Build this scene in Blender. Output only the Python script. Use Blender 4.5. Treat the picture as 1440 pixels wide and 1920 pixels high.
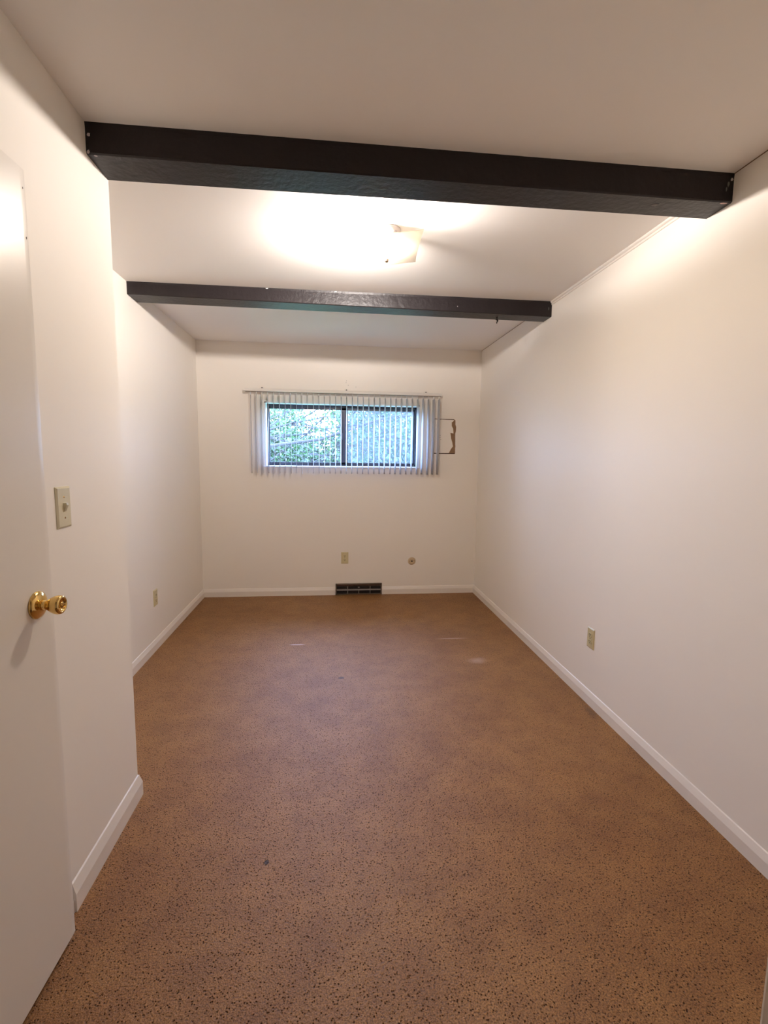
import bpy, bmesh, math, random
import numpy as np
from mathutils import Vector, Matrix

S = bpy.context.scene
for o in list(bpy.data.objects):
    bpy.data.objects.remove(o)
COL = S.collection
random.seed(7); rng = np.random.default_rng(7)

# ------------------------------------------------------------------ camera
cam_d = bpy.data.cameras.new('camera'); cam = bpy.data.objects.new('camera', cam_d); COL.objects.link(cam)
cam_d.sensor_fit = 'HORIZONTAL'; cam_d.sensor_width = 36.0; cam_d.lens = 899.77 / 1440 * 36.0
cam_d.clip_start = 0.02; cam_d.clip_end = 200
r_ = Vector((0.99421458, -0.10662413, 0.01298695)); u_ = Vector((-5.849e-04, 0.11553159, 0.99330363)); f_ = Vector((0.10741053, 0.98756455, -0.11480082))
M = Matrix.Identity(4)
for i, v in enumerate((r_, u_, -f_)):
    for j in range(3):
        M[j][i] = v[j]
M.translation = Vector((0, 0, 1.36))
cam.matrix_world = M
S.camera = cam

# ------------------------------------------------------------------ world, exposure
w = bpy.data.worlds.new('sky'); S.world = w; w.use_nodes = True
nt = w.node_tree; nt.nodes.clear()
out = nt.nodes.new('ShaderNodeOutputWorld'); bg = nt.nodes.new('ShaderNodeBackground')
tc = nt.nodes.new('ShaderNodeTexCoord'); sp = nt.nodes.new('ShaderNodeSeparateXYZ'); cr = nt.nodes.new('ShaderNodeValToRGB')
nt.links.new(tc.outputs['Generated'], sp.inputs[0]); nt.links.new(sp.outputs['Z'], cr.inputs[0])
cr.color_ramp.elements[0].position = 0.0; cr.color_ramp.elements[0].color = (0.44, 0.63, 1.0, 1)
cr.color_ramp.elements[1].position = 0.9; cr.color_ramp.elements[1].color = (0.36, 0.53, 1.0, 1)
nt.links.new(cr.outputs[0], bg.inputs[0]); bg.inputs[1].default_value = 74.0
nt.links.new(bg.outputs[0], out.inputs[0])
S.view_settings.view_transform = 'Standard'
S.view_settings.look = 'None'
S.view_settings.exposure = 0.0
S.view_settings.gamma = 1.0
S.view_settings.use_curve_mapping = False
S.cycles.use_denoising = True
S.cycles.max_bounces = 8; S.cycles.diffuse_bounces = 5; S.cycles.glossy_bounces = 3
S.cycles.transmission_bounces = 4; S.cycles.transparent_max_bounces = 16
S.cycles.use_adaptive_sampling = True; S.cycles.adaptive_threshold = 0.06; S.cycles.use_light_tree = False; S.cycles.adaptive_min_samples = 16
S.cycles.sample_clamp_indirect = 6.0
BULB = 2700.0           # radiance of the lit bulb
BULB_COL = (1.0, 0.905, 0.84)

# sampling aid: portal in the window opening (gives no light of its own)
pl = bpy.data.lights.new('window_portal', 'AREA'); pl.shape = 'RECTANGLE'; pl.size = 1.42; pl.size_y = 0.58
pl.cycles.is_portal = True
po = bpy.data.objects.new('window_portal', pl); COL.objects.link(po)
po.location = (0.108, 4.80, 1.55); po.rotation_euler = (math.radians(-90), 0, 0)   # faces the room (-Y)

# ------------------------------------------------------------------ measures (metres)
ZC = 2.383; XR = 1.432; XF = -1.226; XP = -0.767; YF = 4.633; YP = 1.865; YD = 0.50
WX0, WX1, WZ0, WZ1 = -0.628, 0.838, 1.252, 1.852      # window opening in the far wall

# ------------------------------------------------------------------ materials
MATS = {}
def mat(name, col, rough=0.6, metal=0.0, bump=None, var=None, spec=0.5, coat=0.0, sheen=0.0):
    """bump=(scale,strength,distance) noise relief; var=(scale,amount) gentle colour variation"""
    if name in MATS: return MATS[name]
    m = bpy.data.materials.new(name); m.use_nodes = True; t = m.node_tree; b = t.nodes['Principled BSDF']
    b.inputs['Base Color'].default_value = (*col, 1); b.inputs['Roughness'].default_value = rough
    b.inputs['Metallic'].default_value = metal; b.inputs['Specular IOR Level'].default_value = spec
    b.inputs['Coat Weight'].default_value = coat
    g = t.nodes.new('ShaderNodeNewGeometry')
    if var:
        n = t.nodes.new('ShaderNodeTexNoise'); n.inputs['Scale'].default_value = var[0]; n.inputs['Detail'].default_value = 4
        t.links.new(g.outputs['Position'], n.inputs['Vector'])
        mx = t.nodes.new('ShaderNodeMix'); mx.data_type = 'RGBA'
        mx.inputs[6].default_value = (*[c * (1 - var[1]) for c in col], 1); mx.inputs[7].default_value = (*[min(1, c * (1 + var[1])) for c in col], 1)
        t.links.new(n.outputs['Fac'], mx.inputs[0]); t.links.new(mx.outputs[2], b.inputs['Base Color'])
    if bump:
        n = t.nodes.new('ShaderNodeTexNoise'); n.inputs['Scale'].default_value = bump[0]; n.inputs['Detail'].default_value = 5
        t.links.new(g.outputs['Position'], n.inputs['Vector'])
        bp = t.nodes.new('ShaderNodeBump'); bp.inputs['Strength'].default_value = bump[1]; bp.inputs['Distance'].default_value = bump[2]
        t.links.new(n.outputs['Fac'], bp.inputs['Height']); t.links.new(bp.outputs[0], b.inputs['Normal'])
    MATS[name] = m
    return m

WALL = mat('wall_paint', (0.89, 0.84, 0.77), 0.42)
WALLS = mat('wall_paint_side', (0.89, 0.84, 0.765), 0.55)
CEIL = mat('ceiling_paint', (0.90, 0.865, 0.83), 0.75)
TRIM = mat('trim_paint', (0.83, 0.77, 0.70), 0.35)
DOORP = mat('door_paint', (0.83, 0.785, 0.715), 0.32)
BEAM = mat('beam_paint', (0.016, 0.012, 0.013), 0.42, bump=(45, 0.5, 0.004), var=(6, 0.3), spec=0.32)
CHIP = mat('chipped_plaster', (0.55, 0.48, 0.48), 0.8)
BRASS = mat('polished_brass', (0.83, 0.58, 0.22), 0.12, 1.0)
BRASSD = mat('worn_brass', (0.50, 0.30, 0.10), 0.25, 1.0)
IVORY = mat('ivory_plastic', (0.60, 0.53, 0.32), 0.35)
IVORYL = mat('ivory_plate', (0.66, 0.61, 0.44), 0.32)
DARK = mat('dark_slot', (0.03, 0.02, 0.015), 0.7)
BRONZE = mat('bronze_aluminium', (0.035, 0.035, 0.045), 0.35, 0.3)
BRONZE2 = mat('bronze_aluminium_stile', (0.07, 0.07, 0.09), 0.35, 0.3)
WHITEW = mat('white_window_trim', (0.85, 0.85, 0.85), 0.4)
METAL = mat('vent_metal', (0.17, 0.125, 0.09), 0.45, 0.4, var=(30, 0.25))
VDARK = mat('vent_cavity', (0.012, 0.008, 0.007), 0.8)
CARD = mat('brown_cardboard', (0.26, 0.155, 0.085), 0.85, bump=(80, 0.4, 0.002), var=(25, 0.25))
IRON = mat('black_iron', (0.012, 0.010, 0.010), 0.4, 0.6)
PORC = mat('white_porcelain', (0.62, 0.58, 0.58), 0.3)
NICKEL = mat('brushed_nickel', (0.42, 0.36, 0.30), 0.3, 1.0)
RAILM = mat('rail_aluminium', (0.78, 0.75, 0.70), 0.4)
PUTTY = mat('beige_plastic', (0.55, 0.42, 0.27), 0.4)
BARK = mat('bark', (0.012, 0.010, 0.011), 0.9, bump=(30, 0.8, 0.02), var=(12, 0.3))
GRASS = mat('lawn', (0.04, 0.09, 0.02), 0.9, var=(6, 0.4))
SIDING = mat('siding', (0.5, 0.47, 0.42), 0.7)
TORN = mat('torn_paper', (0.78, 0.60, 0.45), 0.8)

def two_sided(name, col, trans, wt, rough=0.5, var=0.0):
    m = bpy.data.materials.new(name); m.use_nodes = True; t = m.node_tree; t.nodes.clear()
    o = t.nodes.new('ShaderNodeOutputMaterial'); d = t.nodes.new('ShaderNodeBsdfDiffuse'); tr = t.nodes.new('ShaderNodeBsdfTranslucent')
    mx = t.nodes.new('ShaderNodeMixShader'); mx.inputs[0].default_value = wt
    d.inputs[0].default_value = (*col, 1); tr.inputs[0].default_value = (*trans, 1)
    if var:
        oi = t.nodes.new('ShaderNodeNewGeometry'); n = t.nodes.new('ShaderNodeTexNoise'); n.inputs['Scale'].default_value = 3.0
        t.links.new(oi.outputs['Position'], n.inputs['Vector'])
        for node, c in ((d, col), (tr, trans)):
            q = t.nodes.new('ShaderNodeMix'); q.data_type = 'RGBA'
            q.inputs[6].default_value = (c[0] * (1 - var), c[1] * (1 - var * .7), c[2] * (1 - var * .3), 1)
            q.inputs[7].default_value = (min(1, c[0] * (1 + var)), min(1, c[1] * (1 + var * .7)), c[2] * (1 + var * .2), 1)
            t.links.new(n.outputs['Fac'], q.inputs[0]); t.links.new(q.outputs[2], node.inputs[0])
    t.links.new(d.outputs[0], mx.inputs[1]); t.links.new(tr.outputs[0], mx.inputs[2])
    g = t.nodes.new('ShaderNodeBsdfGlossy'); g.inputs['Roughness'].default_value = rough
    m2 = t.nodes.new('ShaderNodeMixShader'); m2.inputs[0].default_value = 0.04
    t.links.new(mx.outputs[0], m2.inputs[1]); t.links.new(g.outputs[0], m2.inputs[2]); t.links.new(m2.outputs[0], o.inputs[0])
    return m
VANE = two_sided('vane_pvc', (0.93, 0.92, 0.91), (0.66, 0.69, 0.75), 0.48)
LEAF = two_sided('leaf_green', (0.016, 0.036, 0.013), (0.026, 0.058, 0.016), 0.5, 0.4, 0.35)

def see_through(name, clear, col, wt, gloss, kind='TRANSLUCENT'):
    """thin sheet: `wt` of clear transparency, the rest scattering, plus a sharp gloss"""
    m = bpy.data.materials.new(name); m.use_nodes = True; t = m.node_tree; t.nodes.clear()
    o = t.nodes.new('ShaderNodeOutputMaterial'); a = t.nodes.new('ShaderNodeBsdfTransparent'); a.inputs[0].default_value = (*clear, 1)
    d = t.nodes.new('ShaderNodeBsdfDiffuse'); d.inputs[0].default_value = (*col, 1)
    x = t.nodes.new('ShaderNodeBsdfTranslucent'); x.inputs[0].default_value = (*col, 1)
    m0 = t.nodes.new('ShaderNodeMixShader'); m0.inputs[0].default_value = 0.62 if kind == 'TRANSLUCENT' else 0.0
    t.links.new(d.outputs[0], m0.inputs[1]); t.links.new(x.outputs[0], m0.inputs[2])
    m1 = t.nodes.new('ShaderNodeMixShader'); m1.inputs[0].default_value = wt
    t.links.new(m0.outputs[0], m1.inputs[1]); t.links.new(a.outputs[0], m1.inputs[2])
    g = t.nodes.new('ShaderNodeBsdfGlossy'); g.inputs['Roughness'].default_value = 0.05
    m2 = t.nodes.new('ShaderNodeMixShader'); m2.inputs[0].default_value = gloss
    t.links.new(m1.outputs[0], m2.inputs[1]); t.links.new(g.outputs[0], m2.inputs[2]); t.links.new(m2.outputs[0], o.inputs[0])
    return m
GLASS = see_through('window_glass', (0.94, 0.97, 1.0), (0.8, 0.85, 0.9), 1.0, 0.04)
SCREEN = see_through('insect_mesh', (1, 1, 1), (0.06, 0.065, 0.08), 0.78, 0.0)
SHADE = see_through('frosted_shade_glass', (1.0, 0.97, 0.92), (0.12, 0.10, 0.075), 0.61, 0.012)

def emit(name, col, strength):
    m = bpy.data.materials.new(name); m.use_nodes = True; t = m.node_tree; t.nodes.clear()
    o = t.nodes.new('ShaderNodeOutputMaterial'); e = t.nodes.new('ShaderNodeEmission')
    e.inputs[0].default_value = (*col, 1); e.inputs[1].default_value = strength; t.links.new(e.outputs[0], o.inputs[0])
    return m
LIT = emit('lit_bulb', BULB_COL, BULB)

def carpet():
    m = bpy.data.materials.new('brown_carpet'); m.use_nodes = True; t = m.node_tree; b = t.nodes['Principled BSDF']
    L = t.links.new
    g = t.nodes.new('ShaderNodeNewGeometry')
    def noise(sc, det=3, rough=0.6, dist=0.0):
        n = t.nodes.new('ShaderNodeTexNoise'); n.inputs['Scale'].default_value = sc; n.inputs['Detail'].default_value = det
        n.inputs['Roughness'].default_value = rough; n.inputs['Distortion'].default_value = dist
        L(g.outputs['Position'], n.inputs['Vector']); return n
    def ramp(src, stops):
        c = t.nodes.new('ShaderNodeValToRGB'); L(src, c.inputs[0])
        e = c.color_ramp.elements
        e[0].position, e[0].color = stops[0][0], (*stops[0][1], 1); e[1].position, e[1].color = stops[-1][0], (*stops[-1][1], 1)
        for p, k in stops[1:-1]:
            q = e.new(p); q.color = (*k, 1)
        return c
    def mix(fac, a, bb, mode='MIX'):
        x = t.nodes.new('ShaderNodeMix'); x.data_type = 'RGBA'; x.blend_type = mode
        for s, v in ((0, fac), (6, a), (7, bb)):
            if isinstance(v, (int, float)): x.inputs[s].default_value = v
            elif isinstance(v, tuple): x.inputs[s].default_value = (*v, 1)
            else: L(v, x.inputs[s])
        return x.outputs[2]
    big = noise(1.1, 2, 0.55); mid = noise(7, 3, 0.6); fine = noise(230, 2, 0.65); tuft = noise(95, 2, 0.5)
    c0 = ramp(big.outputs['Fac'], [(0.32, (0.250, 0.113, 0.034)), (0.68, (0.305, 0.150, 0.052))])
    c1 = ramp(mid.outputs['Fac'], [(0.35, (0.86, 0.82, 0.82)), (0.65, (1.08, 1.09, 1.06))])
    c = mix(1.0, c0.outputs[0], c1.outputs[0], 'MULTIPLY')
    c2 = ramp(fine.outputs['Fac'], [(0.34, (0.46, 0.44, 0.42)), (0.50, (1.0, 1.0, 1.0)), (0.68, (1.42, 1.46, 1.46))])
    c = mix(1.0, c, c2.outputs[0], 'MULTIPLY')
    # shade in the gaps between the tufts, painted into the colour as dark pits
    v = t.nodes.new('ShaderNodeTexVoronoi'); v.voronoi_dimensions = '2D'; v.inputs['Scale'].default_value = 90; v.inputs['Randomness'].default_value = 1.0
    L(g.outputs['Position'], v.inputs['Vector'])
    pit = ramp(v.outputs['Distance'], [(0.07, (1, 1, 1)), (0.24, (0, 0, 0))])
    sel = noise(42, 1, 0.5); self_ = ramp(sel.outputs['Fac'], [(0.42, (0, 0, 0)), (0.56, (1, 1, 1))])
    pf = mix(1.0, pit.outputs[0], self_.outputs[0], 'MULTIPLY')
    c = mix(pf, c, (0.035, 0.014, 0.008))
    # worn and stained places
    def blot(x, y, rx, ry, colr, amt, soft=0.6, nz=0.5):
        nonlocal c
        mp = t.nodes.new('ShaderNodeMapping'); mp.inputs['Location'].default_value = (-x / rx, -y / ry, 0); mp.inputs['Scale'].default_value = (1 / rx, 1 / ry, 0)
        L(g.outputs['Position'], mp.inputs[0])
        ln = t.nodes.new('ShaderNodeVectorMath'); ln.operation = 'LENGTH'; L(mp.outputs[0], ln.inputs[0])
        n = mid; ad = t.nodes.new('ShaderNodeMath'); ad.operation = 'MULTIPLY_ADD'
        L(n.outputs['Fac'], ad.inputs[0]); ad.inputs[1].default_value = nz * 2; L(ln.outputs['Value'], ad.inputs[2])
        rp = ramp(ad.outputs[0], [(min(0.999, 1.0 - soft * 0.5), (amt,) * 3), (1.0, (0, 0, 0))])
        c = mix(rp.outputs[0], c, colr)
    blot(0.057, 2.834, 0.030, 0.024, (0.06, 0.035, 0.02), 0.75, 0.6, 0.25)
    blot(-0.218, 1.499, 0.012, 0.015, (0.02, 0.01, 0.006), 0.9, 0.5, 0.2)
    blot(0.98, 3.02, 0.16, 0.09, (0.55, 0.40, 0.32), 0.45, 0.9, 0.4)
    blot(-0.25, 3.385, 0.08, 0.012, (0.65, 0.52, 0.50), 0.7, 0.6, 0.2)
    blot(0.90, 3.42, 0.17, 0.010, (0.60, 0.45, 0.40), 0.6, 0.6, 0.2)
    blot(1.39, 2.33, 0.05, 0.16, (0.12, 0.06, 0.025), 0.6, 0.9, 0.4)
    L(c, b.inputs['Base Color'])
    b.inputs['Roughness'].default_value = 0.50
    sl = t.nodes.new('ShaderNodeMapRange'); sl.inputs['To Min'].default_value = 0.34; sl.inputs['To Max'].default_value = 0.0
    L(pf, sl.inputs['Value']); L(sl.outputs['Result'], b.inputs['Specular IOR Level'])
    b.inputs['Sheen Weight'].default_value = 0.0; b.inputs['Sheen Roughness'].default_value = 0.4
    b.inputs['Sheen Tint'].default_value = (0.9, 0.85, 0.9, 1)
    h = mix(0.5, fine.outputs['Fac'], tuft.outputs['Fac'])
    h2 = mix(pf, h, (0.0, 0.0, 0.0))
    bp = t.nodes.new('ShaderNodeBump'); bp.inputs['Strength'].default_value = 0.7; bp.inputs['Distance'].default_value = 0.005
    L(h2, bp.inputs['Height']); L(bp.outputs[0], b.inputs['Normal'])
    return m
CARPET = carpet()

# ------------------------------------------------------------------ mesh helpers
def link(name, me, m=None, parent=None):
    o = bpy.data.objects.new(name, me); COL.objects.link(o)
    if m is not None and me is not None and not me.materials: me.materials.append(m)
    if parent is not None: o.parent = parent
    return o
def tag(o, label=None, cat=None, group=None, kind=None):
    for k, v in (('label', label), ('category', cat), ('group', group), ('kind', kind)):
        if v: o[k] = v
    return o
def empty(name, loc, rot=(0, 0, 0)):
    o = bpy.data.objects.new(name, None); COL.objects.link(o); o.location = loc; o.rotation_euler = rot; o.empty_display_size = 0.05
    return o
def mesh(name, V, F, smooth=False):
    me = bpy.data.meshes.new(name); me.from_pydata([tuple(v) for v in V], [], F); me.validate(); me.update()
    if smooth: me.polygons.foreach_set('use_smooth', [True] * len(me.polygons))
    return me
def pydata(name, V, F, m, parent=None, smooth=False):
    return link(name, mesh(name, V, F, smooth), m, parent)
BF = [(0, 3, 2, 1), (4, 5, 6, 7), (0, 1, 5, 4), (1, 2, 6, 5), (2, 3, 7, 6), (3, 0, 4, 7)]
def box_vf(a, b):
    x0, y0, z0 = a; x1, y1, z1 = b
    return [(x0, y0, z0), (x1, y0, z0), (x1, y1, z0), (x0, y1, z0), (x0, y0, z1), (x1, y0, z1), (x1, y1, z1), (x0, y1, z1)]
def box(name, a, b, m, parent=None, bevel=0.0, seg=2):
    return boxes(name, [(a, b)], m, parent, bevel, seg)
def boxes(name, L, m, parent=None, bevel=0.0, seg=2):
    bm = bmesh.new()
    for a, b in L:
        vs = [bm.verts.new(v) for v in box_vf(a, b)]
        for f in BF: bm.faces.new([vs[i] for i in f])
    if bevel: bmesh.ops.bevel(bm, geom=list(bm.edges), offset=bevel, segments=seg, profile=0.6, affect='EDGES')
    bmesh.ops.recalc_face_normals(bm, faces=bm.faces)
    me = bpy.data.meshes.new(name); bm.to_mesh(me); bm.free()
    if bevel: me.polygons.foreach_set('use_smooth', [False] * len(me.polygons))
    return link(name, me, m, parent)
def prism(name, poly, d0, d1, axis, m, parent=None, bevel=0.0):
    """2-D polygon extruded along axis (0,1,2); poly coords are the other two axes in order"""
    def P(p, d):
        q = list(p); q.insert(axis, d); return tuple(q)
    n = len(poly); bm = bmesh.new()
    A = [bm.verts.new(P(p, d0)) for p in poly]; B = [bm.verts.new(P(p, d1)) for p in poly]
    bm.faces.new(A); bm.faces.new(B[::-1])
    for i in range(n): bm.faces.new((A[i], B[i], B[(i + 1) % n], A[(i + 1) % n]))
    bmesh.ops.recalc_face_normals(bm, faces=bm.faces)
    if bevel:
        bmesh.ops.bevel(bm, geom=list(bm.edges), offset=bevel, segments=2, profile=0.6, affect='EDGES')
    me = bpy.data.meshes.new(name); bm.to_mesh(me); bm.free()
    return link(name, me, m, parent)
def lathe(name, prof, m, parent=None, n=40, axis='Z', loc=(0, 0, 0)):
    """prof: list of (radius, height) along axis"""
    V, F = [], []
    for r, h in prof:
        for k in range(n):
            a = 2 * math.pi * k / n; c, s = r * math.cos(a), r * math.sin(a)
            p = {'Z': (c, s, h), 'X': (h, c, s), 'Y': (s, h, c)}[axis]
            V.append((p[0] + loc[0], p[1] + loc[1], p[2] + loc[2]))
    for j in range(len(prof) - 1):
        for k in range(n):
            F.append((j * n + k, j * n + (k + 1) % n, (j + 1) * n + (k + 1) % n, (j + 1) * n + k))
    F.append(tuple(range(n))[::-1]); F.append(tuple((len(prof) - 1) * n + k for k in range(n)))
    bm = bmesh.new(); me = mesh(name, V, F); bm.from_mesh(me)
    bmesh.ops.remove_doubles(bm, verts=bm.verts, dist=1e-6); bmesh.ops.recalc_face_normals(bm, faces=bm.faces); bm.to_mesh(me); bm.free()
    me.polygons.foreach_set('use_smooth', [True] * len(me.polygons))
    o = link(name, me, m, parent)
    return o
def tube_vf(pts, rad, n=8, V=None, F=None):
    V = [] if V is None else V; F = [] if F is None else F
    base = len(V); pts = [Vector(p) for p in pts]
    for i, p in enumerate(pts):
        d = (pts[min(i + 1, len(pts) - 1)] - pts[max(i - 1, 0)]).normalized()
        a = d.cross(Vector((0, 0, 1)) if abs(d.z) < 0.9 else Vector((1, 0, 0))).normalized(); b = d.cross(a)
        r = rad[i] if isinstance(rad, (list, tuple)) else rad
        for k in range(n):
            t = 2 * math.pi * k / n; V.append(tuple(p + a * (r * math.cos(t)) + b * (r * math.sin(t))))
    for i in range(len(pts) - 1):
        for k in range(n):
            q = base + i * n; F.append((q + k, q + (k + 1) % n, q + n + (k + 1) % n, q + n + k))
    F.append(tuple(base + k for k in range(n))[::-1]); F.append(tuple(base + (len(pts) - 1) * n + k for k in range(n)))
    return V, F
def struct(o): o['kind'] = 'structure'; return o

# ------------------------------------------------------------------ room shell
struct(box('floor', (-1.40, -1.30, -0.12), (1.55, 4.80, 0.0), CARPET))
struct(box('ceiling', (-1.40, -1.30, ZC), (1.55, 4.80, ZC + 0.12), CEIL))
struct(box('wall_right', (XR, -1.30, 0.0), (1.55, 4.78, ZC), WALLS))
struct(box('wall_left', (-1.40, YP, 0.0), (XF, 4.78, ZC), WALLS))
# partition on the near left, hollowed where the open door folds in front of it
struct(prism('wall_partition', [(-1.40, -1.30), (-0.83, -1.30), (-0.83, 0.98), (XP, 1.08), (XP, YP), (-1.40, YP)], 0.0, ZC, 2, WALLS))
y0, y1 = YF, 4.78
struct(boxes('wall_far', [((XF, y0, 0), (WX0, y1, ZC)), ((WX1, y0, 0), (XR, y1, ZC)), ((WX0, y0, 0), (WX1, y1, WZ0)), ((WX0, y0, WZ1), (WX1, y1, ZC))], WALL))
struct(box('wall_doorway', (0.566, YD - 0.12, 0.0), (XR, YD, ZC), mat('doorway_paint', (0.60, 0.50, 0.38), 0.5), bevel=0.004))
struct(box('wall_doorway_header', (-0.83, YD - 0.12, 2.06), (0.566, YD, ZC), WALLS))
struct(box('wall_hallway', (-0.83, -1.30, 0.0), (XR, -1.20, ZC), WALLS))
struct(box('roof', (-2.2, -2.0, ZC + 0.12), (2.3, 5.30, ZC + 0.26), SIDING))

# baseboards: straight lower face, wide sloping top
PROF = [(0, 0), (0.013, 0), (0.013, 0.048), (0.004, 0.074), (0.0, 0.077)]
def baseboard(name, side, a, b, wallpos, ma=0, mb=0, prof=PROF):
    """side: direction the board faces ('+x','-x','-y'); a..b along the wall; ma/mb = mitre sense at the two ends"""
    V, F = [], []; n = len(prof)
    for e, mt in ((a, ma), (b, mb)):
        for d, z in prof:
            t = e + mt * d
            V.append({'+x': (wallpos + d, t, z), '-x': (wallpos - d, t, z), '-y': (t, wallpos - d, z), '+y': (t, wallpos + d, z)}[side])
    for i in range(n): F.append((i, (i + 1) % n, n + (i + 1) % n, n + i))
    F.append(tuple(range(n))[::-1]); F.append(tuple(range(n, 2 * n)))
    me = mesh(name, V, F); bm = bmesh.new(); bm.from_mesh(me); bmesh.ops.recalc_face_normals(bm, faces=bm.faces); bm.to_mesh(me); bm.free()
    return struct(link(name, me, TRIM))
baseboard('baseboard_right', '-x', YD, YF, XR, 0, -1)
baseboard('baseboard_left', '+x', YP, YF, XF, 1, -1)
bf = baseboard('baseboard_far', '-y', XF, 0.033, YF, 1, 0)
baseboard('baseboard_far', '-y', 0.491, XR, YF, 0, -1)
baseboard('baseboard_partition', '+x', 1.372, YP, XP, 0, 1, [(0, 0), (0.013, 0), (0.013, 0.056), (0.004, 0.090), (0.0, 0.093)])
baseboard('baseboard_partition_end', '+y', XF, XP, YP, 1, 1, [(0, 0), (0.013, 0), (0.013, 0.056), (0.004, 0.090), (0.0, 0.093)])
struct(prism('baseboard_stub', [(XP, 0.0), (XP + 0.007, 0.0), (XP + 0.007, 0.040), (XP, 0.044)], 1.325, 1.372, 1, TRIM))
# thin moulding where the right wall meets the ceiling, between the beams
qr = [(XR, ZC)] + [(XR - 0.013 * math.cos(a), ZC - 0.013 * math.sin(a)) for a in [i * math.pi / 12 for i in range(7)]]
struct(prism('trim_1', qr, 1.83, 3.145, 1, TRIM))
struct(prism('trim_2', [(XR, ZC - .0125), (XR - 0.004, ZC - 0.0125), (XR - 0.004, ZC - 0.022), (XR, ZC - 0.024)], 1.83, 3.145, 1, TRIM))

CRACK = mat('brown_caulk_crack', (0.20, 0.12, 0.07), 0.9)  # brown caulk line of the crack where wall and ceiling meet
struct(box('trim_3', (XR - 0.0022, YD, ZC - 0.0022), (XR, 1.703, ZC), CRACK))
struct(box('trim_4', (XR - 0.0022, 3.272, ZC - 0.0022), (XR, YF, ZC), CRACK))

# ------------------------------------------------------------------ ceiling beams
def beam(name, xa, xb, yfa, yba, za, yfb, ybb, zb, label, seed):
    rnd = random.Random(seed); N = 90; V, F = [], []
    for i in range(N + 1):
        t = i / N; x = xa + (xb - xa) * t
        yf = yfa + (yfb - yfa) * t; yb = yba + (ybb - yba) * t; z = za + (zb - za) * t
        jit = rnd.uniform(-1, 1) * 0.0018
        c = 0.004; w1 = rnd.uniform(-1, 1) * 0.0006
        V += [(x, yf - 0.002, ZC + 0.0015 + jit), (x, yf, ZC - 0.012), (x, yf + w1, z + c), (x, yf + c, z), (x, yb - c, z), (x, yb, z + c), (x, yb, ZC)]
    k = 7
    for i in range(N):
        for j in range(k):
            F.append((i * k + j, i * k + (j + 1) % k, (i + 1) * k + (j + 1) % k, (i + 1) * k + j))
    F.append(tuple(range(k))[::-1]); F.append(tuple(N * k + j for j in range(k)))
    me = mesh(name, V, F); bm = bmesh.new(); bm.from_mesh(me); bmesh.ops.recalc_face_normals(bm, faces=bm.faces); bm.to_mesh(me); bm.free()
    return tag(link(name, me, BEAM), label, 'beam', 'black beams across the ceiling')
b1 = beam('ceiling_beam', XP, XR, 1.714, 1.865, 2.291, 1.703, 1.827, 2.285, 'near black painted ceiling beam, the larger one in front of the lit lamp', 1)
b2 = beam('ceiling_beam', XF, XR, 3.161, 3.324, 2.309, 3.145, 3.270, 2.286, 'far black painted ceiling beam behind the lamp, with a small hook under it', 2)
def flake(x, y, z, rx, rz, normal, parent, m=CHIP, seed=0):
    """a chip of paint: small irregular polygon 1 mm thick on a beam or wall"""
    rnd = random.Random(seed); n = 7; pts = []
    for i in range(n):
        a = 2 * math.pi * i / n; k = rnd.uniform(0.6, 1.15); pts.append((rx * k * math.cos(a), rz * k * math.sin(a)))
    th = 0.0008
    if normal == 'y': V = [(x + p, y - th, z + q) for p, q in pts] + [(x + p * 1.1, y + th, z + q * 1.1) for p, q in pts]
    elif normal == 'z': V = [(x + p, y + q, z - th) for p, q in pts] + [(x + p * 1.1, y + q * 1.1, z + th) for p, q in pts]
    else: V = [(x - th, y + p, z + q) for p, q in pts] + [(x + th, y + p * 1.1, z + q * 1.1) for p, q in pts]
    F = [tuple(range(n))] + [tuple(range(n, 2 * n))] + [(i, (i + 1) % n, n + (i + 1) % n, n + i) for i in range(n)]
    return pydata('paint_chip', V, F, m, parent)
flake(-0.757, 1.7135, 2.346, 0.006, 0.005, 'y', b1, seed=1); flake(-0.761, 1.7135, 2.297, 0.004, 0.006, 'y', b1, seed=2)
flake(-0.742, 1.722, 2.291, 0.006, 0.005, 'z', b1, seed=3); flake(1.405, 1.712, 2.2855, 0.018, 0.006, 'z', b1, mat('chip_pink', (0.5, 0.33, 0.30), 0.7), seed=4)
flake(1.412, 1.7025, 2.345, 0.004, 0.009, 'y', b1, mat('chip_grey', (0.14, 0.14, 0.13), 0.7), seed=5); flake(1.405, 1.7025, 2.328, 0.003, 0.008, 'y', b1, MATS['chip_grey'], seed=6)
flake(1.424, 1.7025, 2.362, 0.006, 0.006, 'y', b1, seed=7); flake(1.169, 1.755, 2.2855, 0.014, 0.010, 'z', b1, mat('chip_dark', (0.10, 0.08, 0.08), 0.6), seed=8)
flake(0.80, 3.147, 2.325, 0.003, 0.003, 'y', b2, seed=9)
for i, x in enumerate((0.18, 0.32, 0.47, 0.02, -0.4, 0.93)): flake(x, 3.153, ZC - 0.004, 0.008, 0.003, 'y', b2, MATS['ceiling_paint'], seed=20 + i)
flake(1.41, 3.143, 2.335, 0.003, 0.012, 'y', b2, MATS['chip_grey'], seed=12)

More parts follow.
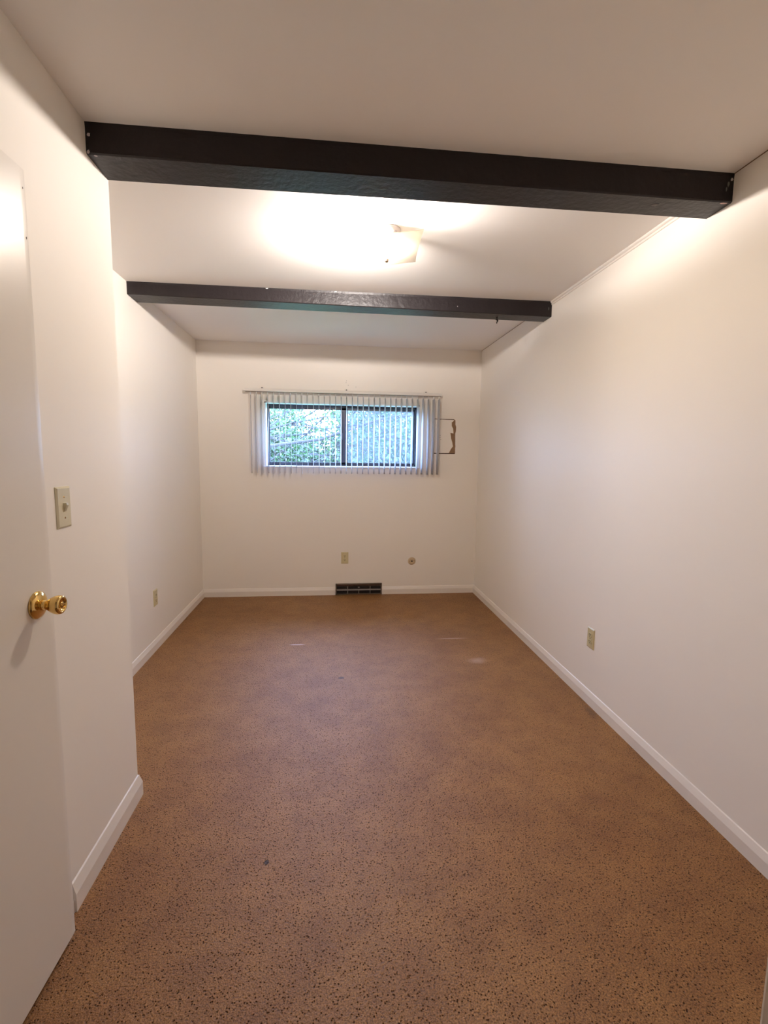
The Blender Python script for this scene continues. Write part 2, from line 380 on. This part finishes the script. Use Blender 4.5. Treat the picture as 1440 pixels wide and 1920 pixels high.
# hook under the far beam
hk = empty('ceiling_hook', (1.087, 3.215, 2.289)); tag(hk, 'small dark screw hook under the far beam near the right wall', 'hook')
lathe('hook_plate', [(0.0, 0.0), (0.007, 0.0), (0.007, -0.002), (0.004, -0.004), (0.0, -0.004)], IRON, hk, 20)
pts = [(0, 0, -0.002), (0, 0, -0.014)] + [(0.008 * math.sin(a) - 0.000, 0.004 * math.sin(a), -0.022 - 0.008 * -math.cos(a) * -1) for a in [math.pi * k / 8 for k in range(1, 12)]]
V, F = tube_vf(pts, 0.0030, 8); pydata('hook_wire', V, F, IRON, hk, True)
lathe('hook_tip', [(0, -0.029), (0.0032, -0.031), (0.0038, -0.036), (0.002, -0.042), (0, -0.043)], IRON, hk, 14)

# ------------------------------------------------------------------ ceiling lamp
LC = Vector((0.247, 2.300, ZC))
lamp = empty('ceiling_lamp', LC, (0, 0, math.radians(-4))); tag(lamp, 'square frosted glass ceiling lamp, lit, between the two black beams', 'lamp')
lathe('canopy', [(0, 0), (0.062, 0), (0.062, -0.006), (0.056, -0.018), (0.036, -0.026), (0, -0.026)], PORC, lamp, 40)
def tilted(o, loc, rot): o.location = loc; o.rotation_euler = rot; return o
tilted(lathe('bulb_socket', [(0, 0), (0.011, 0), (0.0145, -0.004), (0.0145, -0.020), (0.012, -0.024), (0, -0.024)], PORC, lamp, 28), (-0.010, -0.002, -0.044), (0, math.radians(84), math.radians(28)))
tilted(lathe('bulb_socket', [(0, 0), (0.013, 0), (0.018, -0.004), (0.018, -0.012), (0.010, -0.012), (0.008, -0.008), (0, -0.008)], mat('socket_grey', (0.35, 0.33, 0.33), 0.4), lamp, 28), (0.022, -0.030, -0.022), (0, math.radians(-35), 0))
prof = [(0.0, 0.0), (0.012, -0.001), (0.0125, -0.012), (0.017, -0.022), (0.0205, -0.034), (0.0215, -0.050), (0.0215, -0.082), (0.019, -0.096), (0.012, -0.106), (0.0, -0.110)]
o = tilted(lathe('light_bulb', prof, LIT, lamp, 28), (-0.030, -0.012, -0.046), (0, math.radians(84), math.radians(28))); o['label'] = 'glowing light bulb'
V, F = tube_vf([(0, 0, -0.02), (0, 0, -0.135)], 0.0035, 12); pydata('stem', V, F, NICKEL, lamp, True)
N = 28; V, F = [], []
for th in (0, 0.004):
    for i in range(N + 1):
        for j in range(N + 1):
            u, v = -1 + 2 * i / N, -1 + 2 * j / N
            hx = 0.149 * (1 - 0.05 * (1 - v * v)); hy = 0.169 * (1 - 0.04 * (1 - u * u))
            z = -0.066 - 0.030 * (1 - u * u) * (1 - v * v) - 0.014 * (1 - u * u) - 0.016 * (1 - v * v)
            V.append((hx * u, hy * v, z - 0.004 + th))
q = (N + 1) ** 2
for i in range(N):
    for j in range(N):
        a = i * (N + 1) + j; F.append((a, a + 1, a + N + 2, a + N + 1)); F.append((q + a, q + a + N + 1, q + a + N + 2, q + a + 1))
for i in range(N):
    a, b = i * (N + 1), (i + 1) * (N + 1); F.append((a, b, q + b, q + a)); F.append((a + N, q + a + N, q + b + N, b + N))
    F.append((i, q + i, q + i + 1, i + 1)); a = N * (N + 1) + i; F.append((a, a + 1, q + a + 1, q + a))
sh = pydata('glass_shade', V, F, SHADE, lamp, True); sh['label'] = 'frosted square glass shade curving up at the corners'
lathe('finial', [(0, -0.122), (0.010, -0.123), (0.010, -0.126), (0.006, -0.128), (0.0085, -0.134), (0.006, -0.140), (0, -0.142)], NICKEL, lamp, 24)

# ------------------------------------------------------------------ open door on the left
door = empty('door_1', (-0.722, 1.302, 0.0), (0, 0, -math.atan(0.030))); struct(door)
# local frame: x = away from the partition, y runs from latch edge (0) back to the hinges (-0.76)
T = 0.035; z0, z1 = 0.014, 2.019
prof = [(-T, 0.0), (-0.0035, 0.0), (-0.0018, -0.0012), (-0.0009, -0.006), (-0.0003, -0.013), (0.0, -0.019), (0.0, -0.76), (-T, -0.76)]
prism('door_slab', prof, z0, z1, 2, DOORP, door)
KY, KZ = -0.068, 0.985
k = lathe('knob_rosette', [(0, 0), (0.034, 0), (0.0345, 0.003), (0.033, 0.006), (0.027, 0.010), (0.021, 0.0125), (0.015, 0.0135), (0, 0.0135)], BRASS, door, 48, 'X', (0, KY, KZ))
kn = lathe('door_knob', [(0, 0.012), (0.013, 0.012), (0.0125, 0.020), (0.0112, 0.022), (0.0122, 0.025), (0.014, 0.029), (0.019, 0.036), (0.0225, 0.044), (0.0235, 0.050), (0.0235, 0.055), (0.022, 0.059),
     (0.019, 0.061), (0.016, 0.0605), (0.0145, 0.058), (0.0135, 0.054), (0, 0.0535)], BRASS, door, 48, 'X', (0, KY, KZ)); kn['label'] = 'polished brass door knob'
lathe('knob_button', [(0, 0.053), (0.008, 0.053), (0.008, 0.0595), (0.006, 0.061), (0, 0.061)], BRASSD, kn, 24, 'X', (0, KY, KZ))
box('turn_slot', (0.060, KY - 0.0065, KZ - 0.0018), (0.0635, KY + 0.0065, KZ + 0.0018), BRASS, kn, 0.0006)
box('latch_plate', (-0.029, -0.0005, KZ - 0.028), (-0.006, 0.0015, KZ + 0.028), BRASS, door)
prism('latch_bolt', [(-0.024, 0.001), (-0.011, 0.001), (-0.011, 0.004), (-0.024, 0.011)], KZ - 0.008, KZ + 0.008, 2, BRASS, door)
for hz in (0.25, 1.02, 1.80):
    V, F = tube_vf([(0.004, -0.766, hz - 0.045), (0.004, -0.766, hz + 0.045)], 0.006, 14); pydata('hinge', V, F, BRASS, door, True)
for yy, zz, sd in ((-0.012, 1.975, 31), (-0.010, 1.865, 32)):
    flake(0.0, yy, zz, 0.001, 0.003, 'x', door, mat('scuff', (0.35, 0.30, 0.27), 0.7), sd).name = 'scuff'

# ------------------------------------------------------------------ switches and outlets
def screw(parent, loc, rot, r=0.0035, m=DARK):
    o = lathe('screw', [(0, -0.0005), (r, -0.0005), (r, 0.0006), (r * .6, 0.0012), (0, 0.0012)], m, parent, 14, 'Y'); o.location = loc
    return o
def plate(root, w=0.070, h=0.1145, m=IVORYL):
    # faces -Y locally, back at y=0
    bm = bmesh.new()
    pr = [(w / 2, h / 2, 0.0), (w / 2, h / 2, -0.002), (w / 2 - 0.005, h / 2 - 0.005, -0.0055)]
    rings = []
    for a, b, y in pr: rings.append([bm.verts.new((sx * a, y, sz * b)) for sx, sz in ((-1, -1), (1, -1), (1, 1), (-1, 1))])
    for i in range(2):
        for j in range(4): bm.faces.new((rings[i][j], rings[i][(j + 1) % 4], rings[i + 1][(j + 1) % 4], rings[i + 1][j]))
    bm.faces.new(rings[0]); bm.faces.new(rings[2]); bmesh.ops.recalc_face_normals(bm, faces=bm.faces)
    me = bpy.data.meshes.new('cover_plate'); bm.to_mesh(me); bm.free()
    return link('cover_plate', me, m, root)
def outlet(loc, rz, label, m=IVORY):
    r = empty('wall_outlet', loc, (0, 0, rz)); tag(r, label, 'outlet', 'duplex wall outlets around the room')
    plate(r, m=m)
    for s in (1, -1):
        pts = []
        for i in range(28):
            a = 2 * math.pi * i / 28; pts.append((0.0172 * math.cos(a), max(-0.0118, min(0.0118, 0.0172 * math.sin(a))) + s * 0.0195))
        rc = prism('receptacle', pts, -0.0075, -0.003, 1, m, r)
        for dx, hh in ((-0.0065, 0.0040), (0.0065, 0.0032)):
            box('slot', (dx - 0.0018, -0.0080, s * 0.0195 + 0.002 - hh), (dx + 0.0018, -0.0070, s * 0.0195 + 0.002 + hh + 0.001), DARK, rc)
        lathe('ground_hole', [(0, -0.0080), (0.0032, -0.0080), (0.0032, -0.0070), (0, -0.0070)], DARK, rc, 14, 'Y', (0, 0, s * 0.0195 - 0.0075))
    screw(r, (0, -0.0058, 0), 0, 0.0026)
    return r
outlet((0.123, YF, 0.369), 0, 'ivory duplex outlet on the far wall above the floor vent')
outlet((XR, 2.432, 0.372), -math.pi / 2, 'tan ivory duplex outlet low on the right wall')
outlet((XF, 3.405, 0.362), math.pi / 2, 'ivory duplex outlet low on the left wall, seen at a slant')
sw = empty('light_switch', (XP, 1.456, 1.204), (0, 0, math.pi / 2)); tag(sw, 'ivory toggle light switch on the partition beside the open door', 'light switch')
plate(sw, 0.072, 0.118)
prism('toggle', [(-0.0055, -0.012), (-0.0055, 0.012), (-0.0075, 0.012), (-0.0135, 0.0125), (-0.0145, 0.006), (-0.0085, -0.008), (-0.0068, -0.012)], -0.0052, 0.0052, 0, IVORYL, sw)['label'] = 'toggle lever flipped up'
box('toggle_slot', (-0.0065, -0.0064, -0.0135), (0.0065, -0.0050, 0.0135), IVORYL, sw)
screw(sw, (0, -0.0057, 0.030), 0, 0.0028, BRASSD); screw(sw, (0, -0.0057, -0.030), 0, 0.0028, BRASSD)
# round cable plate on the far wall
rp = empty('cable_plate', (0.788, YF, 0.331)); tag(rp, 'round beige cable cover plate on the far wall right of the vent', 'wall plate')
lathe('cover_disc', [(0, 0), (0.0385, 0), (0.0385, -0.003), (0.035, -0.008), (0.020, -0.010), (0, -0.010)], PUTTY, rp, 44, 'Y')
lathe('cable_hole', [(0, -0.0108), (0.0080, -0.0108), (0.0080, -0.009), (0, -0.009)], DARK, rp, 20, 'Y')
screw(rp, (-0.021, -0.0100, -0.006), 0, 0.003); screw(rp, (0.022, -0.0100, 0.003), 0, 0.003)
flake(-0.012, -0.006, 0.031, 0.004, 0.003, 'y', rp, WHITEW, 44)

# ------------------------------------------------------------------ floor vent in the far baseboard
vt = empty('floor_vent', (0.262, YF, 0.0)); tag(vt, 'low brown metal heating register set in the far baseboard', 'vent')
X = 0.228; Z0, Z1 = 0.004, 0.113
box('vent_cavity', (-X + 0.008, -0.006, Z0 + 0.004), (X - 0.008, -0.001, Z1 - 0.006), VDARK, vt)
boxes('vent_frame', [((-X, -0.020, Z0), (-X + 0.011, 0, Z1)), ((X - 0.011, -0.020, Z0), (X, 0, Z1)), ((-X, -0.020, Z1 - 0.010), (X, 0, Z1)), ((-X, -0.020, Z0), (X, 0, Z0 + 0.007))], METAL, vt)
o = prism('vent_hood', [(-0.004, Z1 - 0.009), (-0.018, Z1 - 0.014), (-0.018, Z1 - 0.017), (-0.004, Z1 - 0.013)], -X + 0.011, X - 0.011, 0, mat('vent_hood', (0.14, 0.06, 0.04), 0.5, 0.3), vt)
LOUV = mat('vent_louver_metal', (0.30, 0.27, 0.25), 0.4, 0.4)
for zz in (0.048,):
    prism('vent_louver', [(-0.006, zz + 0.008), (-0.018, zz - 0.001), (-0.018, zz - 0.004), (-0.006, zz + 0.003)], -X + 0.011, X - 0.011, 0, LOUV, vt)
prism('vent_louver', [(-0.006, 0.090), (-0.014, 0.088), (-0.014, 0.086), (-0.006, 0.088)], -X + 0.011, X - 0.011, 0, METAL, vt)
for fx in (0.26, 0.50, 0.745):
    xx = -X + 2 * X * fx
    box('vent_bar', (xx - 0.0028, -0.017, Z0 + 0.007), (xx + 0.0028, -0.007, 0.045), LOUV, vt)
    if fx != 0.50: box('vent_bar', (xx - 0.0028, -0.017, 0.050), (xx + 0.0028, -0.007, 0.087), LOUV, vt)
box('damper_lever', (-0.010, -0.024, 0.070), (0.008, -0.012, 0.080), LOUV, vt, 0.002)

# ------------------------------------------------------------------ patched panel right of the blinds
pn = empty('wall_panel', (0, YF, 0)); tag(pn, 'square painted cover panel with torn brown cardboard edge, right of the blinds', 'panel')
outer = [(0.985, 1.730), (1.176, 1.727), (1.190, 1.718), (1.191, 1.678), (1.199, 1.656), (1.198, 1.614), (1.192, 1.592), (1.195, 1.485), (1.197, 1.467), (1.195, 1.449), (1.196, 1.399), (1.19, 1.393), (0.985, 1.393)]
inner = [(0.985, 1.7235), (1.172, 1.7215), (1.179, 1.718), (1.163, 1.702), (1.155, 1.698), (1.156, 1.663), (1.170, 1.638), (1.175, 1.592), (1.144, 1.598), (1.153, 1.542), (1.165, 1.506), (1.173, 1.467), (1.152, 1.438), (1.135, 1.402), (1.05, 1.401), (0.985, 1.402)]
tornp = [(x + (0.0 if x < 1.1 else 0.006), z) for x, z in inner]
prism('cardboard_backing', outer, -0.0015, 0.0005, 1, CARD, pn)['label'] = 'torn brown cardboard'
prism('torn_paper', [(1.13, 1.72)] + inner[2:14], -0.0025, -0.001, 1, TORN, pn)
prism('face_sheet', [(x - (0.003 if x > 1.1 else 0), z) for x, z in inner], -0.0045, -0.001, 1, WALL, pn)
boxes('panel_gap', [((0.985, -0.0022, 1.7250), (1.176, 0.0, 1.7285)), ((0.985, -0.0022, 1.3945), (1.192, 0.0, 1.3995))], DARK, pn)
for x, z in ((1.043, 1.572), (1.042, 1.552), (1.049, 1.532)): screw(pn, (x, -0.0047, z), 0, 0.0028, MATS['chip_grey'])
# old nail holes in the plaster above the blinds
wf = bpy.data.objects['wall_far']
for i, (x, z) in enumerate(((0.133, 2.062), (0.130, 2.046), (0.150, 2.022), (0.222, 2.008))):
    o = flake(x, YF, z, 0.003, 0.003, 'y', wf, MATS['chip_grey'], 50 + i); o.name = 'nail_hole'
o = flake(0.144, YF, 2.214, 0.003, 0.003, 'y', wf, WHITEW, 60); o.name = 'nail_hole'
o = flake(XR, 3.70, 2.10, 0.004, 0.006, 'x', bpy.data.objects['wall_right'], WALL, 61); o.name = 'plaster_patch'

# ------------------------------------------------------------------ window
win = empty('window_1', (0, 0, 0)); struct(win)
yo = YF + 0.105
boxes('window_liner', [((WX0, YF + 0.004, WZ0 + 0.004), (WX0 + 0.012, 4.78, WZ1)), ((WX1 - 0.012, YF + 0.004, WZ0 + 0.004), (WX1, 4.78, WZ1)), ((WX0, YF + 0.004, WZ1 - 0.010), (WX1, 4.78, WZ1)), ((WX0, YF, WZ0), (WX1, 4.78, WZ0 + 0.010))], WHITEW, win)
box('window_sill', (WX0 - 0.012, YF - 0.010, WZ0 - 0.004), (WX1 + 0.012, YF + 0.03, WZ0 + 0.006), WHITEW, win, 0.002)
fx0, fx1, fz0, fz1 = WX0 + 0.012, WX1 - 0.012, WZ0 + 0.010, WZ1 - 0.010
boxes('window_frame', [((fx0, yo, fz0), (fx0 + 0.016, yo + 0.04, fz1)), ((fx1 - 0.016, yo, fz0), (fx1, yo + 0.04, fz1)), ((fx0, yo, fz1 - 0.022), (fx1, yo + 0.04, fz1)), ((fx0, yo, fz0), (fx1, yo + 0.04, fz0 + 0.014))], BRONZE, win)
xm = 0.118
def sash(xa, xb, y, wl, wr, m):
    za, zb = fz0 + 0.014, fz1 - 0.018
    s = boxes('window_sash', [((xa, y, za), (xa + wl, y + 0.016, zb)), ((xb - wr, y, za), (xb, y + 0.016, zb)), ((xa, y, zb - 0.024), (xb, y + 0.016, zb)), ((xa, y, za), (xb, y + 0.016, za + 0.020))], m, win, 0.001)
    box('window_pane', (xa + wl - 0.004, y + 0.006, za + 0.016), (xb - wr + 0.004, y + 0.010, zb - 0.020), GLASS, s)
    return s
sash(fx0 + 0.012, xm - 0.012, yo + 0.003, 0.012, 0.028, BRONZE)
sash(xm - 0.016, fx1 - 0.012, yo + 0.021, 0.050, 0.018, BRONZE2)
ins = box('insect_screen', (xm + 0.03, yo + 0.048, fz0 + 0.01), (fx1 - 0.01, yo + 0.0485, fz1 - 0.01), SCREEN, win); ins['label'] = 'grey insect mesh outside the right pane'
box('sash_latch', (xm - 0.030, yo - 0.010, 1.52), (xm - 0.016, yo + 0.004, 1.58), BRONZE2, win, 0.002)

# ------------------------------------------------------------------ vertical blinds
bl = empty('vertical_blinds', (0.117, YF, 1.95)); tag(bl, 'white vertical blinds hanging open in front of the far window', 'blinds')
RX0, RX1 = -0.790 - 0.117, 1.030 - 0.117
prism('headrail', [(-0.042, 0.010), (-0.078, 0.010), (-0.080, 0.006), (-0.080, -0.013), (-0.074, -0.016), (-0.046, -0.016), (-0.040, -0.013), (-0.040, 0.006)], RX0, RX1, 0, RAILM, bl)
prism('rail_channel', [(-0.052, -0.0162), (-0.068, -0.0162), (-0.068, -0.0185), (-0.052, -0.0185)], RX0 + 0.004, RX1 - 0.004, 0, mat('rail_slot', (0.20, 0.15, 0.13), 0.6), bl)
for x in (-0.645, 0.133, 0.893):
    o = boxes('rail_bracket', [((x - 0.117 - 0.016, -0.082, 0.010), (x - 0.117 + 0.016, 0.0, 0.0125)), ((x - 0.117 - 0.016, -0.003, -0.02), (x - 0.117 + 0.016, 0.0, 0.032)), ((x - 0.117 - 0.013, -0.084, -0.006), (x - 0.117 + 0.013, -0.081, 0.0125))], RAILM, bl)
    screw(bl, (x - 0.117, -0.004, 0.026), 0, 0.006, DARK)
VW, VT, VB = 0.064, -0.044, -0.757
def vane_mesh():
    V, F = [], []; n = 8
    for z in (VT, -0.40, VB):
        for i in range(n + 1):
            s = -1 + 2 * i / n; V.append((0.0022 * (1 - s * s), s * VW / 2, z))
    for j in range(2):
        for i in range(n):
            a = j * (n + 1) + i; F.append((a, a + 1, a + n + 2, a + n + 1))
    me = mesh('vane', V, F, True); return me
vm = vane_mesh(); vm.materials.append(VANE)
cm_bm = mesh('vane_clip', *(lambda vf: (vf[0], vf[1]))(tube_vf([(0, 0, -0.018), (0, 0, -0.048)], 0.004, 6)), True); cm_bm.materials.append(WHITEW)
nv = 35; pitch = 0.0515
rnd = random.Random(3)
for i in range(nv):
    x = -0.745 - 0.117 + 0.004 + i * pitch
    v = link('vane', vm, None, bl); v.location = (x, -0.060, 0)
    a = math.radians(3.4 + rnd.uniform(-0.8, 0.8))
    if i < 3: a = math.radians((16, 10, 6)[i])
    if i > nv - 4: a = math.radians((3, 9, 7)[i - nv + 3])
    v.rotation_euler = (math.radians(rnd.uniform(-0.25, 0.25)), math.radians(rnd.uniform(-0.15, 0.15)), a)
    c = link('vane_clip', cm_bm, None, bl); c.location = (x, -0.060, 0)
# solidify once in the shared mesh (1 mm PVC)
bm = bmesh.new(); bm.from_mesh(vm); bmesh.ops.solidify(bm, geom=list(bm.faces), thickness=0.0009); bm.to_mesh(vm); bm.free()

# ------------------------------------------------------------------ garden outside
struct(box('ground', (-40, 4.80, -0.6), (40, 60, -0.45), GRASS))
def leaf_cloud(P, size, name, m, parent, jit=1.0):
    """every leaf a folded pointed blade of 4 triangles"""
    n = len(P); a = rng.normal(size=(n, 3)); a /= np.linalg.norm(a, axis=1)[:, None]
    b = rng.normal(size=(n, 3)); b -= (b * a).sum(1)[:, None] * a; b /= np.linalg.norm(b, axis=1)[:, None]
    c = np.cross(a, b); s = size * rng.uniform(0.6, 1.3, n)[:, None]
    V = np.stack([P, P + a * s * .5 + b * s * .32 + c * s * .08, P + a * s * 1.1, P + a * s * .5 - b * s * .32 + c * s * .08], 1).reshape(-1, 3)
    me = bpy.data.meshes.new(name); me.vertices.add(4 * n); me.vertices.foreach_set('co', V.ravel())
    me.loops.add(6 * n); i = np.arange(n)[:, None] * 4
    me.loops.foreach_set('vertex_index', (i + np.array([[0, 1, 2, 0, 2, 3]])).ravel())
    me.polygons.add(2 * n); me.polygons.foreach_set('loop_start', np.arange(2 * n) * 3); me.update(calc_edges=True)
    o = link(name, me, m, parent); o['kind'] = 'stuff'; return o
def tree(base, h, label, seed, main, nleaf, leafsize, spread, m=LEAF, rad=0.12):
    rn = random.Random(seed); t = empty('garden_tree', base); tag(t, label, 'tree', 'trees outside the window')
    V, F = tube_vf([(0, 0, 0), (0.05, 0, h * .3), (0.0, 0.05, h * .65), (0.05, 0, h)], [rad, rad * .8, rad * .55, rad * .2], 10)
    pydata('trunk', V, F, BARK, t, True)
    V, F, tips = [], [], []
    def grow(p, d, L, r, depth):
        pts = [p]; q = p.copy(); dd = d.copy()
        for k in range(4):
            dd = (dd + Vector((rn.uniform(-1, 1), rn.uniform(-1, 1), rn.uniform(-.8, .8))) * 0.22).normalized(); q = q + dd * (L / 4); pts.append(q.copy())
        tube_vf(pts, [r, r * .85, r * .7, r * .55, r * .4], 6, V, F)
        for k in (2, 3, 4): tips.append((pts[k], L * .5))
        if depth:
            for k in (2, 3, 4):
                for _ in range(2):
                    nd = (dd + Vector((rn.uniform(-1, 1), rn.uniform(-1, 1), rn.uniform(-.7, .7))) * 0.9).normalized(); grow(pts[k], nd, L * rn.uniform(.45, .65), r * .45, depth - 1)
    for (z, d, L, r) in main: grow(Vector((0.03, 0, z)), Vector(d).normalized(), L, r, 2)
    pydata('branches', V, F, BARK, t, True)
    ti = [tips[rn.randrange(len(tips))] for _ in range(nleaf // 12)]
    P = np.array([[*p] for p, _ in ti]); P = np.repeat(P, 12, 0); P = P + rng.normal(size=P.shape) * spread
    P = P[P[:, 2] > 0.4]
    leaf_cloud(P, leafsize, 'foliage', m, t)
    return t
LEAF2 = two_sided('leaf_blue_green', (0.016, 0.030, 0.018), (0.024, 0.044, 0.021), 0.5, 0.4, 0.3)
near = tree((-2.6, 7.6, -0.45), 2.75, 'nearest tree left of the window with a long limb crossing the left pane', 11,
     [(1.85, (1, 0.05, 0.03), 2.6, 0.03), (2.1, (1, 0.15, -0.03), 2.2, 0.03), (1.8, (-1, 0.3, 0.0), 1.8, 0.04), (1.3, (1, 0.3, 0.0), 2.6, 0.03)], 5500, 0.055, 0.18)
limb = [(0.02, 0.0, 1.86), (0.7, -0.35, 1.84), (1.2, -0.5, 1.87), (1.74, -0.6, 1.94), (2.12, -0.6, 1.998), (2.43, -0.6, 2.04), (2.73, -0.6, 2.15), (2.975, -0.6, 2.232), (3.19, -0.6, 2.31), (3.5, -0.6, 2.395), (3.9, -0.5, 2.42)]
V, F = tube_vf(limb, [0.05, 0.045, 0.036, 0.026, 0.023, 0.021, 0.019, 0.017, 0.015, 0.012, 0.007], 8)
for i, (dx, dz) in enumerate(((0.5, 0.32), (0.55, -0.25), (0.45, 0.28), (0.6, -0.2), (0.5, 0.3), (0.5, -0.3))):
    p = Vector(limb[3 + i]); tube_vf([p, p + Vector((dx * .4, 0.02, dz * .6)), p + Vector((dx, 0.0, dz))], [0.007, 0.005, 0.003], 6, V, F)
pydata('limb', V, F, BARK, near, True)
tree((4.6, 12.4, -0.45), 5.6, 'tree right of the window behind the insect screen', 12,
     [(2.6, (-1, 0.0, 0.08), 3.4, 0.07), (1.8, (-1, 0.1, 0.0), 3.4, 0.06), (3.2, (-1, 0.1, 0.1), 3.2, 0.05), (2.2, (-1, -0.1, 0.0), 2.8, 0.04), (2.4, (1, 0.3, 0.3), 2.0, 0.04)], 15000, 0.10, 0.32, LEAF2, 0.15)
tree((0.4, 24.0, -0.45), 7.0, 'farther tree filling the middle of the window view', 13,
     [(1.6, (-1, 0.0, 0.2), 2.8, 0.06), (2.0, (1, 0.2, 0.2), 2.8, 0.06), (2.8, (-0.8, 0.1, 0.3), 3.0, 0.05), (2.9, (0.8, 0.0, 0.3), 3.0, 0.05), (1.2, (0.9, -0.2, 0.0), 2.6, 0.05), (1.2, (-0.9, -0.2, 0.0), 2.6, 0.05)], 16000, 0.17, 0.5, LEAF, 0.18)
hd = empty('hedge', (0, 32.0, -0.45)); tag(hd, 'dense green hedge along the back of the garden', 'hedge')
P = np.stack([rng.uniform(-9, 9, 14000), rng.normal(0, 0.5, 14000), rng.uniform(0.0, 1.0, 14000) ** 0.7 * 3.2], 1)
P[:, 2] += 0.25 * np.sin(P[:, 0] * 1.7)
leaf_cloud(P, 0.22, 'foliage', LEAF, hd)
box('hedge_stems', (-9, -0.25, 0.0), (9, 0.25, 2.2), BARK, hd, 0.08)
